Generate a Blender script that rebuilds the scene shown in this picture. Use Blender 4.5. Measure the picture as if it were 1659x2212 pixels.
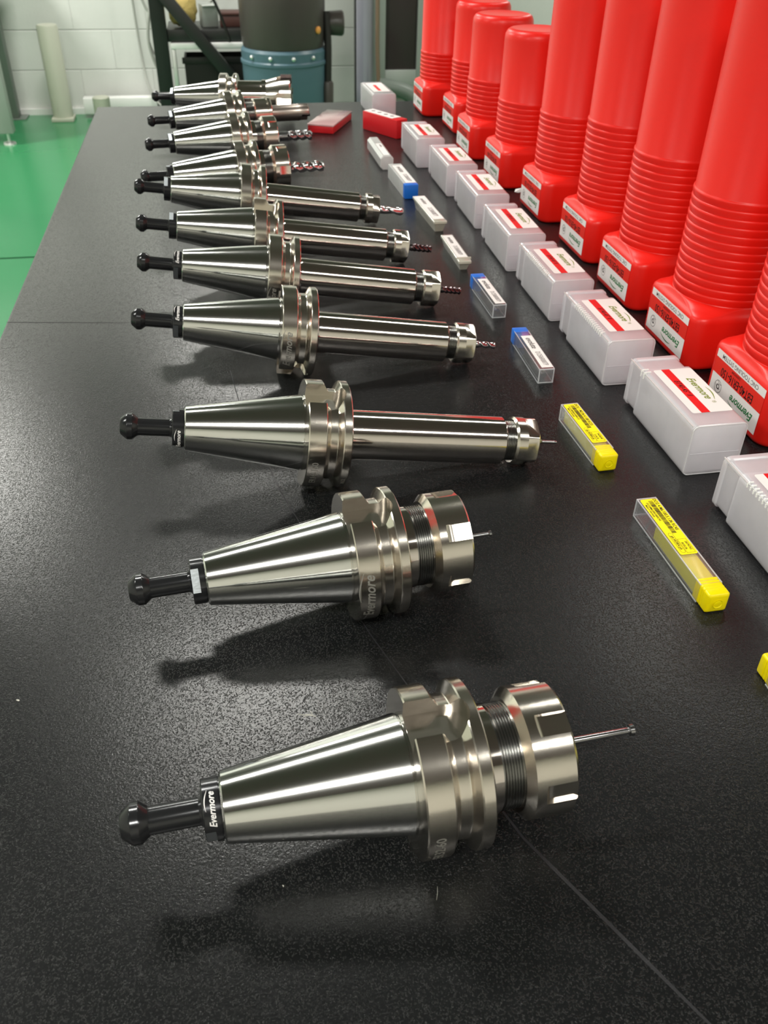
import bpy, bmesh, math, random
from mathutils import Matrix, Vector
random.seed(7)
for o in list(bpy.data.objects): bpy.data.objects.remove(o)
SC = bpy.context.scene
COL = SC.collection
PI = math.pi
TZ = 0.85                       # table-top height above the floor, metres

# ---------------- camera ----------------
cam = bpy.data.cameras.new('camera')
cam.sensor_fit = 'HORIZONTAL'; cam.sensor_width = 36.0
cam.lens = 1874.36 / 1659 * 36
cam.clip_start = 0.01; cam.clip_end = 60
cam.dof.use_dof = True; cam.dof.focus_distance = 0.43
cam.dof.aperture_fstop = cam.lens / 1.15
co = bpy.data.objects.new('camera', cam); COL.objects.link(co)
rt = Vector((0.985097, -0.171339, 0.01505)); up = Vector((0.089477, 0.585228, 0.805917)); fw = Vector((0.146892, 0.79256, -0.591837))
m = Matrix.Identity(4)
for i in range(3):
    m[i][0] = rt[i]; m[i][1] = up[i]; m[i][2] = -fw[i]
m[0][3], m[1][3], m[2][3] = 0, 0, TZ + 0.30017
co.matrix_world = m
SC.camera = co

# ---------------- world, exposure ----------------
w = bpy.data.worlds.new('world'); SC.world = w; w.use_nodes = True
w.node_tree.nodes['Background'].inputs[0].default_value = (0.75, 0.82, 0.80, 1)
w.node_tree.nodes['Background'].inputs[1].default_value = 0.05
SC.view_settings.view_transform = 'Standard'; SC.view_settings.look = 'None'
SC.view_settings.gamma = 1; SC.view_settings.use_curve_mapping = False
SC.view_settings.exposure = 0.0

# ---------------- ceiling lamps (size x, size y, watts) ----------------
CEIL = 2.75
LAMPS = [(-0.50, 1.72, 0.60, 0.22, 31), (-0.45, -0.95, 0.60, 0.22, 38),
         (-0.50, 4.60, 0.60, 0.22, 52), (2.3, 4.3, 0.6, 0.22, 36), (-2.3, 4.3, 0.6, 0.3, 85),  # far left lamp is added, for more sheen on the bench top
         (-2.5, 1.2, 0.6, 0.3, 26), (2.9, -0.9, 0.6, 0.22, 22), (-2.4, -0.9, 0.6, 0.22, 30),  # both left-hand lamps are added, to brighten the bench and the metal
         (1.25, 1.72, 0.80, 0.22, 9), (1.25, -0.95, 0.80, 0.22, 13)]
LCOL = (1.0, 0.985, 0.92)
def lamp_light(x, y, sx, sy, wt):
    l = bpy.data.lights.new('ceiling_lamp_light', 'AREA'); l.shape = 'RECTANGLE'; l.size = sx; l.size_y = sy
    l.energy = wt; l.color = LCOL
    o = bpy.data.objects.new('ceiling_lamp_light', l); COL.objects.link(o); o.location = (x, y, CEIL - 0.075)
    return o

# ---------------- materials ----------------
def nt(mat): return mat.node_tree
def P(name, col, rough=0.5, metal=0.0, spec=0.5, bump=None, var=None, trans=0.0, sss=0.0, coat=0.0, aniso=0.0, ior=1.45):
    mt = bpy.data.materials.new(name); mt.use_nodes = True
    n = mt.node_tree.nodes; L = mt.node_tree.links; b = n['Principled BSDF']
    b.inputs['Base Color'].default_value = (*col, 1); b.inputs['Roughness'].default_value = rough
    b.inputs['Metallic'].default_value = metal; b.inputs['Specular IOR Level'].default_value = spec
    b.inputs['Transmission Weight'].default_value = trans; b.inputs['Coat Weight'].default_value = coat
    b.inputs['IOR'].default_value = ior; b.inputs['Anisotropic'].default_value = aniso
    if sss:
        b.inputs['Subsurface Weight'].default_value = sss; b.inputs['Subsurface Scale'].default_value = 0.004
        b.inputs['Subsurface Radius'].default_value = (1, .2, .1)
    tc = n.new('ShaderNodeTexCoord')
    if bump:            # (scale, strength, distance)
        no = n.new('ShaderNodeTexNoise'); no.inputs['Scale'].default_value = bump[0]; no.inputs['Detail'].default_value = 3
        bp = n.new('ShaderNodeBump'); bp.inputs['Strength'].default_value = bump[1]; bp.inputs['Distance'].default_value = bump[2]
        L.new(tc.outputs['Object'], no.inputs['Vector']); L.new(no.outputs['Fac'], bp.inputs['Height']); L.new(bp.outputs['Normal'], b.inputs['Normal'])
    if var:             # (scale, colour2, amount)
        no = n.new('ShaderNodeTexNoise'); no.inputs['Scale'].default_value = var[0]; no.inputs['Detail'].default_value = 4
        mx = n.new('ShaderNodeMix'); mx.data_type = 'RGBA'
        mr = n.new('ShaderNodeMapRange'); mr.inputs[1].default_value = 0.4; mr.inputs[2].default_value = 0.65; mr.inputs[4].default_value = var[2]
        L.new(tc.outputs['Object'], no.inputs['Vector']); L.new(no.outputs['Fac'], mr.inputs[0]); L.new(mr.outputs[0], mx.inputs['Factor'])
        mx.inputs['A'].default_value = (*col, 1); mx.inputs['B'].default_value = (*var[1], 1); L.new(mx.outputs['Result'], b.inputs['Base Color'])
    return mt

def plastic(name, col, opaque, rough, trl=0.5):      # translucent moulded plastic sheet: part clear, part milky, glossy skin
    mt = bpy.data.materials.new(name); mt.use_nodes = True; n = mt.node_tree.nodes; L = mt.node_tree.links
    out = n['Material Output']; n.remove(n['Principled BSDF'])
    df = n.new('ShaderNodeBsdfDiffuse'); df.inputs[0].default_value = (*col, 1)
    tl = n.new('ShaderNodeBsdfTranslucent'); tl.inputs[0].default_value = (*col, 1)
    tp = n.new('ShaderNodeBsdfTransparent'); tp.inputs[0].default_value = (0.96, 0.97, 0.98, 1)
    gl = n.new('ShaderNodeBsdfGlossy'); gl.inputs['Roughness'].default_value = rough
    lw = n.new('ShaderNodeLayerWeight'); lw.inputs['Blend'].default_value = 0.5
    pw = n.new('ShaderNodeMath'); pw.operation = 'POWER'; pw.inputs[1].default_value = 3.0
    fr = n.new('ShaderNodeMath'); fr.operation = 'MULTIPLY_ADD'; fr.inputs[1].default_value = 0.9; fr.inputs[2].default_value = 0.07
    L.new(lw.outputs['Facing'], pw.inputs[0]); L.new(pw.outputs[0], fr.inputs[0])
    tc = n.new('ShaderNodeTexCoord'); no = n.new('ShaderNodeTexNoise'); no.inputs['Scale'].default_value = 60
    mr = n.new('ShaderNodeMapRange'); mr.inputs[3].default_value = opaque * 0.9; mr.inputs[4].default_value = min(1, opaque * 1.1)
    a = n.new('ShaderNodeMixShader'); a.inputs[0].default_value = trl
    b = n.new('ShaderNodeMixShader'); c = n.new('ShaderNodeMixShader')
    L.new(tc.outputs['Object'], no.inputs['Vector']); L.new(no.outputs['Fac'], mr.inputs[0]); L.new(mr.outputs[0], b.inputs[0])
    L.new(df.outputs[0], a.inputs[1]); L.new(tl.outputs[0], a.inputs[2])
    L.new(tp.outputs[0], b.inputs[1]); L.new(a.outputs[0], b.inputs[2])
    L.new(b.outputs[0], c.inputs[1]); L.new(gl.outputs[0], c.inputs[2]); L.new(fr.outputs[0], c.inputs[0])
    L.new(c.outputs[0], out.inputs[0])
    return mt

M = {}
M['taper'] = P('ground_steel', (0.66, 0.66, 0.64), 0.11, 1, bump=(90, 0.03, 0.0005))
M['nickel'] = P('nickel_plated_steel', (0.76, 0.71, 0.64), 0.17, 1, bump=(400, 0.05, 0.0003))
M['chrome'] = P('polished_steel', (0.74, 0.68, 0.64), 0.09, 1)
M['thread'] = P('dark_thread_steel', (0.30, 0.30, 0.29), 0.22, 1)
M['black'] = P('black_oxide_steel', (0.030, 0.031, 0.033), 0.17, 0.55, spec=0.6)
M['flat'] = P('brushed_flat', (0.42, 0.45, 0.47), 0.42, 1, bump=(700, 0.2, 0.0004))
M['carbide'] = P('carbide', (0.40, 0.40, 0.41), 0.2, 1)
M['coated'] = P('dark_coated_carbide', (0.14, 0.115, 0.12), 0.22, 1)
M['bright'] = P('bright_carbide', (0.75, 0.75, 0.76), 0.12, 1)
M['etch'] = P('etched_marking', (0.26, 0.255, 0.23), 0.6, 0.4)
M['red'] = P('red_plastic', (0.76, 0.013, 0.007), 0.36, 0, spec=0.42, sss=0.10, bump=(260, 0.08, 0.0006), var=(3, (0.70, 0.010, 0.006), 0.6))
M['redlabel'] = P('red_sticker', (0.78, 0.028, 0.016), 0.42)
M['paper'] = P('white_sticker', (0.80, 0.78, 0.76), 0.55)
M['stripe'] = P('red_stripe', (0.72, 0.012, 0.014), 0.5)
M['ink'] = P('black_ink', (0.012, 0.008, 0.008), 0.5)
M['greyink'] = P('grey_ink', (0.16, 0.15, 0.15), 0.5)
M['green'] = P('dark_green_ink', (0.02, 0.20, 0.06), 0.5)
M['lime'] = P('olive_green_ink', (0.20, 0.28, 0.04), 0.5)
M['frost'] = plastic('frosted_plastic', (0.98, 0.96, 0.99), 0.60, 0.22, 0.5)
M['tooth'] = P('white_moulded_plastic', (0.88, 0.88, 0.86), 0.3)
M['rim'] = plastic('frosted_plastic_edge', (0.95, 0.95, 0.95), 0.8, 0.15, 0.3)
M['clear'] = plastic('clear_plastic', (0.88, 0.90, 0.92), 0.10, 0.10, 0.4)
M['clearrim'] = plastic('clear_plastic_edge', (0.92, 0.94, 0.96), 0.55, 0.10, 0.3)
M['milk'] = plastic('milky_plastic', (0.90, 0.91, 0.90), 0.80, 0.25, 0.3)
M['cream'] = plastic('cream_plastic', (0.74, 0.73, 0.62), 0.72, 0.25, 0.3)
M['pink'] = plastic('pink_clear_lid', (0.90, 0.62, 0.62), 0.75, 0.12, 0.2)
M['darkred'] = P('dark_red_plastic', (0.62, 0.016, 0.022), 0.35)
M['blue'] = P('blue_plastic', (0.012, 0.15, 0.62), 0.35, sss=0.1)
M['yellow'] = P('yellow_plastic', (0.86, 0.70, 0.0), 0.35, sss=0.1)
M['yelpaper'] = P('yellow_sticker', (0.95, 0.80, 0.0), 0.45)
M['yelin'] = P('pale_yellow_insert', (0.92, 0.80, 0.04), 0.5)
M['white'] = P('white_plastic', (0.82, 0.82, 0.80), 0.4)

def table_mat():
    mt = P('black_grained_laminate', (0.006, 0.0065, 0.007), 0.30, 0, spec=0.44)
    n = mt.node_tree.nodes; L = mt.node_tree.links; b = n['Principled BSDF']
    tc = n.new('ShaderNodeTexCoord')
    vo = n.new('ShaderNodeTexNoise'); vo.inputs['Scale'].default_value = 1050; vo.inputs['Detail'].default_value = 2; vo.inputs['Roughness'].default_value = 0.6
    no = n.new('ShaderNodeTexNoise'); no.inputs['Scale'].default_value = 3.2; no.inputs['Detail'].default_value = 5
    L.new(tc.outputs['Object'], vo.inputs['Vector']); L.new(tc.outputs['Object'], no.inputs['Vector'])
    bp = n.new('ShaderNodeBump'); bp.inputs['Strength'].default_value = 1.0; bp.inputs['Distance'].default_value = 0.00010
    L.new(vo.outputs['Fac'], bp.inputs['Height'])
    gr = n.new('ShaderNodeTexNoise'); gr.inputs['Scale'].default_value = 1350; gr.inputs['Detail'].default_value = 1.5
    gm = n.new('ShaderNodeMapRange'); gm.interpolation_type = 'SMOOTHSTEP'; gm.inputs[1].default_value = 0.54; gm.inputs[2].default_value = 0.68
    b2 = n.new('ShaderNodeBump'); b2.inputs['Strength'].default_value = 1.0; b2.inputs['Distance'].default_value = 0.00020
    L.new(tc.outputs['Object'], gr.inputs['Vector']); L.new(gr.outputs['Fac'], gm.inputs[0]); L.new(gm.outputs[0], b2.inputs['Height'])
    L.new(bp.outputs['Normal'], b2.inputs['Normal']); L.new(b2.outputs['Normal'], b.inputs['Normal'])
    mr = n.new('ShaderNodeMapRange'); mr.inputs[3].default_value = 0.23; mr.inputs[4].default_value = 0.29
    L.new(no.outputs['Fac'], mr.inputs[0]); L.new(mr.outputs[0], b.inputs['Roughness'])
    return mt
M['table'] = table_mat()
M['tedge'] = P('table_edge_band', (0.012, 0.012, 0.013), 0.5)
M['seam'] = P('seam_line', (0.008, 0.008, 0.008), 0.8)
M['scuff'] = P('chalky_scuff', (0.017, 0.017, 0.019), 0.42, bump=(1500, 0.5, 0.0004))
M['chip'] = P('pale_chip', (0.45, 0.44, 0.38), 0.6)
M['wall'] = P('painted_block', (0.68, 0.69, 0.66), 0.6, bump=(60, 0.25, 0.003), var=(2.0, (0.62, 0.63, 0.60), 0.7))
M['grout'] = P('painted_grout', (0.58, 0.60, 0.56), 0.8)
M['floor'] = P('green_epoxy', (0.036, 0.225, 0.09), 0.22, spec=0.5, var=(1.5, (0.03, 0.20, 0.082), 0.6), bump=(3, 0.05, 0.01))
M['floorgrey'] = P('unseen_grey_floor', (0.26, 0.25, 0.24), 0.5, bump=(20, 0.1, 0.004))  # out-of-view floor, made grey to keep green reflections off the metal
M['joint'] = P('floor_joint', (0.008, 0.03, 0.018), 0.7)
M['ceil'] = P('ceiling_paint', (0.14, 0.115, 0.11), 0.8)
M['wallf'] = P('warm_white_wall', (0.80, 0.77, 0.70), 0.7)
M['metalpost'] = P('grey_painted_metal', (0.36, 0.39, 0.36), 0.4)
M['greenpost'] = P('grey_green_metal', (0.16, 0.19, 0.165), 0.4)
M['creampost'] = P('cream_pipe', (0.50, 0.51, 0.42), 0.45)
M['blackpaint'] = P('black_painted_metal', (0.018, 0.019, 0.018), 0.35)
M['rubber'] = P('black_rubber', (0.016, 0.014, 0.013), 0.5)
M['vacblack'] = P('dark_brown_plastic', (0.060, 0.052, 0.047), 0.33)
M['vacblue'] = P('blue_grey_drum', (0.085, 0.155, 0.195), 0.38, var=(6, (0.075, 0.14, 0.18), 0.6))
M['alu'] = P('aluminium', (0.75, 0.76, 0.75), 0.35, 0.8)
M['cable'] = P('grey_cable', (0.34, 0.35, 0.32), 0.5)
M['yellowbag'] = P('yellow_rag', (0.55, 0.42, 0.14), 0.8, bump=(40, 0.6, 0.01))
M['maroon'] = P('maroon_box', (0.07, 0.025, 0.02), 0.5)
M['bluepole'] = P('blue_grey_pole', (0.34, 0.34, 0.40), 0.3, 0.3)
M['window'] = P('dark_glass', (0.045, 0.030, 0.032), 0.3)
M['brown'] = P('brown_hose', (0.20, 0.14, 0.09), 0.5)
M['orange'] = P('orange_knob', (0.8, 0.35, 0.08), 0.4)
em = bpy.data.materials.new('lamp_diffuser'); em.use_nodes = True
_b = em.node_tree.nodes['Principled BSDF']; _b.inputs['Base Color'].default_value = (0.9, 0.9, 0.9, 1)
_b.inputs['Emission Color'].default_value = (*LCOL, 1); _b.inputs['Emission Strength'].default_value = 0.8
M['lamp'] = em

# ---------------- mesh helpers (lengths in mm unless stated) ----------------
def finish(me, mat, angle=32):
    if mat: me.materials.append(mat)
    if angle is not None:
        for p_ in me.polygons: p_.use_smooth = True
        me.set_sharp_from_angle(angle=math.radians(angle))
    return me
def link(name, me, parent=None, mw=None):
    o = bpy.data.objects.new(name, me); COL.objects.link(o)
    if parent: o.parent = parent
    if mw is not None: o.matrix_local = mw
    return o
def meshdata(name, vs, fs, mat, angle=32, s=0.001):
    me = bpy.data.meshes.new(name); me.from_pydata([(a * s, b * s, c * s) for a, b, c in vs], [], fs); me.update()
    return finish(me, mat, angle)
def bmdata(name, bm, mat, angle=32, s=0.001):
    me = bpy.data.meshes.new(name)
    if s != 1: bmesh.ops.scale(bm, vec=(s, s, s), verts=bm.verts)
    bmesh.ops.recalc_face_normals(bm, faces=bm.faces)
    bm.to_mesh(me); bm.free()
    return finish(me, mat, angle)
def revolve_vf(prof, seg=96, axis='X'):
    vs, fs, rings = [], [], []
    for (x, r) in prof:
        if r < 1e-6:
            rings.append([len(vs)]); vs.append((x, 0, 0))
        else:
            rings.append(list(range(len(vs), len(vs) + seg)))
            for k in range(seg):
                a = 2 * PI * k / seg; vs.append((x, r * math.cos(a), r * math.sin(a)))
    for A, B in zip(rings, rings[1:]):
        for k in range(seg):
            k2 = (k + 1) % seg
            if len(A) == 1 and len(B) == 1: continue
            if len(A) == 1: fs.append((A[0], B[k], B[k2]))
            elif len(B) == 1: fs.append((A[k], B[0], A[k2]))
            else: fs.append((A[k], B[k], B[k2], A[k2]))
    if axis == 'Z': vs = [(b, c, a) for a, b, c in vs]
    return vs, [f[::-1] for f in fs]
def revolve(name, prof, mat, seg=96, axis='X', angle=30, s=0.001):
    vs, fs = revolve_vf(prof, seg, axis)
    bm = bmesh.new()
    V = [bm.verts.new(v) for v in vs]
    for f in fs: bm.faces.new([V[i] for i in f])
    return bmdata(name, bm, mat, angle, s)
def bbox(bm, x0, x1, y0, y1, z0, z1, mtx=None):
    r = bmesh.ops.create_cube(bm, size=1.0)
    bmesh.ops.scale(bm, vec=(x1 - x0, y1 - y0, z1 - z0), verts=r['verts'])
    bmesh.ops.translate(bm, vec=((x0 + x1) / 2, (y0 + y1) / 2, (z0 + z1) / 2), verts=r['verts'])
    if mtx is not None: bmesh.ops.transform(bm, matrix=mtx, verts=r['verts'])
    return r['verts']
def box(name, x0, x1, y0, y1, z0, z1, mat, bev=0, segs=2, s=0.001, angle=32):
    bm = bmesh.new(); bbox(bm, x0, x1, y0, y1, z0, z1)
    if bev: bmesh.ops.bevel(bm, geom=bm.edges[:], offset=bev, segments=segs, affect='EDGES', profile=0.5)
    return bmdata(name, bm, mat, angle, s)
def tube(name, pts, r, mat, seg=10, s=1.0):
    cu = bpy.data.curves.new(name, 'CURVE'); cu.dimensions = '3D'; sp = cu.splines.new('NURBS'); sp.points.add(len(pts) - 1)
    for q, p_ in zip(sp.points, pts): q.co = (*p_, 1)
    sp.use_endpoint_u = True; sp.order_u = 3; sp.resolution_u = 6; cu.bevel_depth = r; cu.bevel_resolution = 2; cu.use_fill_caps = True
    o = bpy.data.objects.new(name, cu); COL.objects.link(o)
    dg = bpy.context.evaluated_depsgraph_get(); me = bpy.data.meshes.new_from_object(o.evaluated_get(dg)); bpy.data.objects.remove(o)
    me.name = name; me.materials.clear(); return finish(me, mat, 60)
def boolean(me_a, me_b, name, mat, angle=30, op='DIFFERENCE'):
    a = bpy.data.objects.new('a', me_a); b = bpy.data.objects.new('b', me_b); COL.objects.link(a); COL.objects.link(b)
    md = a.modifiers.new('b', 'BOOLEAN'); md.operation = op; md.object = b; md.solver = 'EXACT'
    dg = bpy.context.evaluated_depsgraph_get(); me = bpy.data.meshes.new_from_object(a.evaluated_get(dg))
    bpy.data.objects.remove(a); bpy.data.objects.remove(b)
    me.name = name; me.materials.clear(); me.polygons.foreach_set('material_index', [0] * len(me.polygons))
    return finish(me, mat, angle)
def rrect(w_, h_, r, n=5):        # rounded rectangle outline centred on the origin
    pts = []
    for (cx, cy, a0) in ((w_/2 - r, h_/2 - r, 0), (-w_/2 + r, h_/2 - r, 90), (-w_/2 + r, -h_/2 + r, 180), (w_/2 - r, -h_/2 + r, 270)):
        for k in range(n + 1):
            a = math.radians(a0 + 90 * k / n); pts.append((cx + r * math.cos(a), cy + r * math.sin(a)))
    return pts
def loft(name, sections, mat, caps=True, angle=32, s=0.001):   # sections: lists of equal-length 3-D rings
    vs, fs = [], []; n = len(sections[0])
    for sec in sections: vs += sec
    for i in range(len(sections) - 1):
        for k in range(n):
            k2 = (k + 1) % n; fs.append((i*n + k, i*n + k2, (i+1)*n + k2, (i+1)*n + k))
    if caps: fs.append(tuple(range(n))[::-1]); fs.append(tuple((len(sections)-1)*n + k for k in range(n)))
    bm = bmesh.new(); V = [bm.verts.new(v) for v in vs]
    for f in fs: bm.faces.new([V[i] for i in f])
    return bmdata(name, bm, mat, angle, s)
def hollow(name, w_, h_, y0, y1, r, t, mat, open_end=None, taper=0.0, z0=0.0, s=0.001, ledge=0):
    # box lying along y: outer skin and inner skin; open_end 'far' / 'near' / None. bottom at z0, x from 0
    def ring(y, ww, hh, rr, dx=0, dz=0): return [(w_/2 + px + dx, y, z0 + h_/2 + pz + dz) for px, pz in rrect(ww, hh, rr)]
    def skin(off, ya, yb):
        rr = max(r - off, 0.3)
        c = 0.8 if off == 0 else 0.3
        return [ring(ya, w_ - 2*off - 2*c, h_ - 2*off - 2*c, rr), ring(ya + c, w_ - 2*off, h_ - 2*off, rr),
                ring(yb - c, w_ - 2*off, h_ - 2*off, rr), ring(yb, w_ - 2*off - 2*c, h_ - 2*off - 2*c, rr)]
    bm = bmesh.new()
    def add(secs, flip):
        n = len(secs[0]); V = [[bm.verts.new(v) for v in sc_] for sc_ in secs]
        for i in range(len(secs) - 1):
            for k in range(n):
                f = (V[i][k], V[i][(k+1) % n], V[i+1][(k+1) % n], V[i+1][k]); bm.faces.new(f[::-1] if flip else f)
        return V
    A = add(skin(0, y0, y1), False); B = add(skin(t, y0 + (t if open_end != 'near' else 0), y1 - (t if open_end != 'far' else 0)), True)
    n = len(A[0])
    if open_end == 'near':
        for k in range(n): bm.faces.new((A[0][k], B[0][k], B[0][(k+1) % n], A[0][(k+1) % n]))
    else: bm.faces.new(A[0]); bm.faces.new(B[0])
    if open_end == 'far':
        for k in range(n): bm.faces.new((A[-1][k], A[-1][(k+1) % n], B[-1][(k+1) % n], B[-1][k]))
    else: bm.faces.new(A[-1]); bm.faces.new(B[-1])
    return bmdata(name, bm, mat, 40, s)
_txt = {}
def text_mesh(txt, size, shear=0.0, res=3, bold=0.0, sx=1.0):     # flat mesh in mm: x along baseline, y up, centred
    key = (txt, size, shear, bold, sx)
    if key in _txt: return _txt[key]
    cu = bpy.data.curves.new('t', 'FONT'); cu.body = txt; cu.size = size; cu.shear = shear; cu.resolution_u = res
    cu.align_x = 'CENTER'; cu.align_y = 'CENTER'; cu.offset = bold; cu.fill_mode = 'FRONT'
    o = bpy.data.objects.new('t', cu); COL.objects.link(o)
    dg = bpy.context.evaluated_depsgraph_get(); me = bpy.data.meshes.new_from_object(o.evaluated_get(dg)); bpy.data.objects.remove(o)
    vs = [(v.co.x * sx, v.co.y) for v in me.vertices]; fs = [tuple(p_.vertices) for p_ in me.polygons]
    bpy.data.meshes.remove(me); _txt[key] = (vs, fs); return _txt[key]
def swoosh(x0, x1, y0, bulge, th, n=14):
    vs, fs = [], []
    for i in range(n + 1):
        t = i / n; x = x0 + (x1 - x0) * t; y = y0 + bulge * math.sin(PI * (0.25 + 0.75 * t)) ; h = th * (0.25 + math.sin(PI * t))
        vs += [(x, y - h / 2), (x, y + h / 2)]
    for i in range(n): fs.append((2*i, 2*i+2, 2*i+3, 2*i+1))
    return vs, fs
def joinvf(*parts):
    vs, fs = [], []
    for (v, f) in parts:
        o = len(vs); vs += v; fs += [tuple(i + o for i in q) for q in f]
    return vs, fs
def logo(size):       # slanted word with an arc sweeping over its second half
    t = text_mesh('Evermore', size, 0.35, 3, 0.02 * size, 0.92)
    return joinvf(t, swoosh(-0.1 * size, 2.1 * size, 0.38 * size, 0.35 * size, 0.09 * size))
def flat_mark(name, vf, mat, org, du, dv, parent, lift=0.0):     # vf placed on a plane: org (mm) + u*du + v*dv
    o = Vector(org); U = Vector(du); V = Vector(dv); N = U.cross(V).normalized() * lift
    me = meshdata(name, [tuple(o + U * a + V * b + N) for a, b in vf[0]], vf[1], mat, None)
    return link(name, me, parent)
def bent_mark(name, vf, mat, x0, r, phi, parent, flip=1):    # wrapped on a cylinder about local X; baseline climbs towards +z on the -y side
    vs = []
    for a, b in vf[0]:
        f = phi + a / r * flip
        vs.append((x0 - b * flip, -r * math.cos(f), r * math.sin(f)))
    me = meshdata(name, vs, vf[1], mat, None); return link(name, me, parent)
def rectvf(x0, x1, y0, y1): return ([(x0, y0), (x1, y0), (x1, y1), (x0, y1)], [(0, 1, 2, 3)])
def rrectvf(w_, h_, r): pts = rrect(w_, h_, r, 4); return (pts, [tuple(range(len(pts)))])
def ringvf(ro, ri, sx=1, n=28):
    vs = []; fs = []
    for k in range(n):
        a = 2*PI*k/n; vs += [(ro*math.cos(a)*sx, ro*math.sin(a)), (ri*math.cos(a)*sx, ri*math.sin(a))]
    for k in range(n):
        k2 = (k+1) % n; fs.append((2*k, 2*k2, 2*k2+1, 2*k+1))
    return vs, fs
def frame_vf(w_, h_, r, t):
    a = rrect(w_, h_, r, 4); b = rrect(w_ - 2*t, h_ - 2*t, max(r - t, 0.05), 4); n = len(a)
    return a + b, [(k, (k+1) % n, n + (k+1) % n, n + k) for k in range(n)]
def prop(o, label=None, cat=None, group=None, kind=None):
    if label: o['label'] = label
    if cat: o['category'] = cat
    if group: o['group'] = group
    if kind: o['kind'] = kind
    return o
def empty(name, x, y, z, rz, label, cat, group=None):     # x, y, z in metres (world)
    o = bpy.data.objects.new(name, None); COL.objects.link(o); o.location = (x, y, z); o.rotation_euler = (0, 0, rz); o.empty_display_size = 0.02
    return prop(o, label, cat, group)

# ---------------- room ----------------
def plane_box(name, x0, x1, y0, y1, z0, z1, mat, parent=None):
    o = link(name, box(name, x0, x1, y0, y1, z0, z1, mat, s=1.0, angle=None), parent)
    if not parent: o['kind'] = 'structure'
    return o
floor = plane_box('floor', -4, 0.8, -0.7, 3.285, -0.05, 0, M['floor'])
plane_box('floor_slab', -4, 4, -2.6, -0.7, -0.05, 0, M['floorgrey'], floor)
plane_box('floor_slab', 0.8, 4, -0.7, 3.285, -0.05, 0, M['floorgrey'], floor)
fl2 = plane_box('floor_slab', -4, 4, 3.30, 5.68, -0.05, 0, M['floor'], floor)
plane_box('floor_joint', -4, 4, 3.285, 3.30, -0.05, -0.004, M['joint'], floor)
WY = 5.68
wall = plane_box('wall_back', -4.1, 4.1, WY + 0.008, WY + 0.15, 0, CEIL, M['grout'])
blk = box('block', -0.1998, 0.1998, 0, 0.013, -0.0986, 0.0986, M['wall'], bev=0.0022, segs=1, s=1.0)
for r in range(5):
    for c in range(12):
        bx = -1.75 + 0.4 * c + (0.2 if r % 2 else 0)
        link('concrete_block', blk, wall, Matrix.Translation((bx, WY, 0.13 + 0.2 * r)))
plane_box('upper_wall_coat', -4, 4, WY + 0.001, WY + 0.012, 1.03, CEIL, M['wall'], wall)
plane_box('side_wall_coat', -4, -1.96, WY + 0.001, WY + 0.012, 0, 1.03, M['wall'], wall)
plane_box('side_wall_coat', 3.06, 4, WY + 0.001, WY + 0.012, 0, 1.03, M['wall'], wall)
bb = plane_box('baseboard_back', -1.9, -0.16, WY - 0.018, WY + 0.003, 0, 0.032, M['white'])
plane_box('wall_left', -4.1, -4, -2.6, 5.68, 0, CEIL, M['wallf'])
plane_box('wall_right', 4, 4.1, -2.6, 5.68, 0, CEIL, M['wallf'])
plane_box('wall_front', -5, 5, -2.7, -2.6, 0, CEIL, M['wallf'])
plane_box('ceiling', -4.1, 4.1, -2.7, 5.83, CEIL, CEIL + 0.1, M['ceil'])
LLAB = ['ceiling light panel above the far half of the bench', 'ceiling light panel just behind the camera', 'ceiling light panel above the black rack',
        'ceiling light panel in the far right corner of the room', 'added unseen ceiling light panel in the far left corner of the room', 'added unseen ceiling light panel above the green floor left of the bench',
        'ceiling light panel in the near right corner of the room', 'added unseen ceiling light panel in the near left corner of the room',
        'ceiling light panel over the space right of the red tubes', 'ceiling light panel behind the camera on its right']
for i, (x, y, sx, sy, wt) in enumerate(LAMPS):
    t = empty('ceiling_light', x, y, CEIL, 0, LLAB[i], 'ceiling light')
    l = lamp_light(x, y, sx, sy, wt)
    fr = bmesh.new()
    for (a, b_, c_, d) in ((-sx/2-.03, -sx/2, -sy/2-.03, sy/2+.03), (sx/2, sx/2+.03, -sy/2-.03, sy/2+.03), (-sx/2, sx/2, -sy/2-.03, -sy/2), (-sx/2, sx/2, sy/2, sy/2+.03)):
        bbox(fr, a, b_, c_, d, -0.065, 0)
    link('lamp_frame', bmdata('lamp_frame', fr, M['white'], None, 1), t)
    link('diffuser', box('diffuser', -sx/2, sx/2, -sy/2, sy/2, -0.06, -0.05, M['lamp'], s=1.0, angle=None), t)

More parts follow.
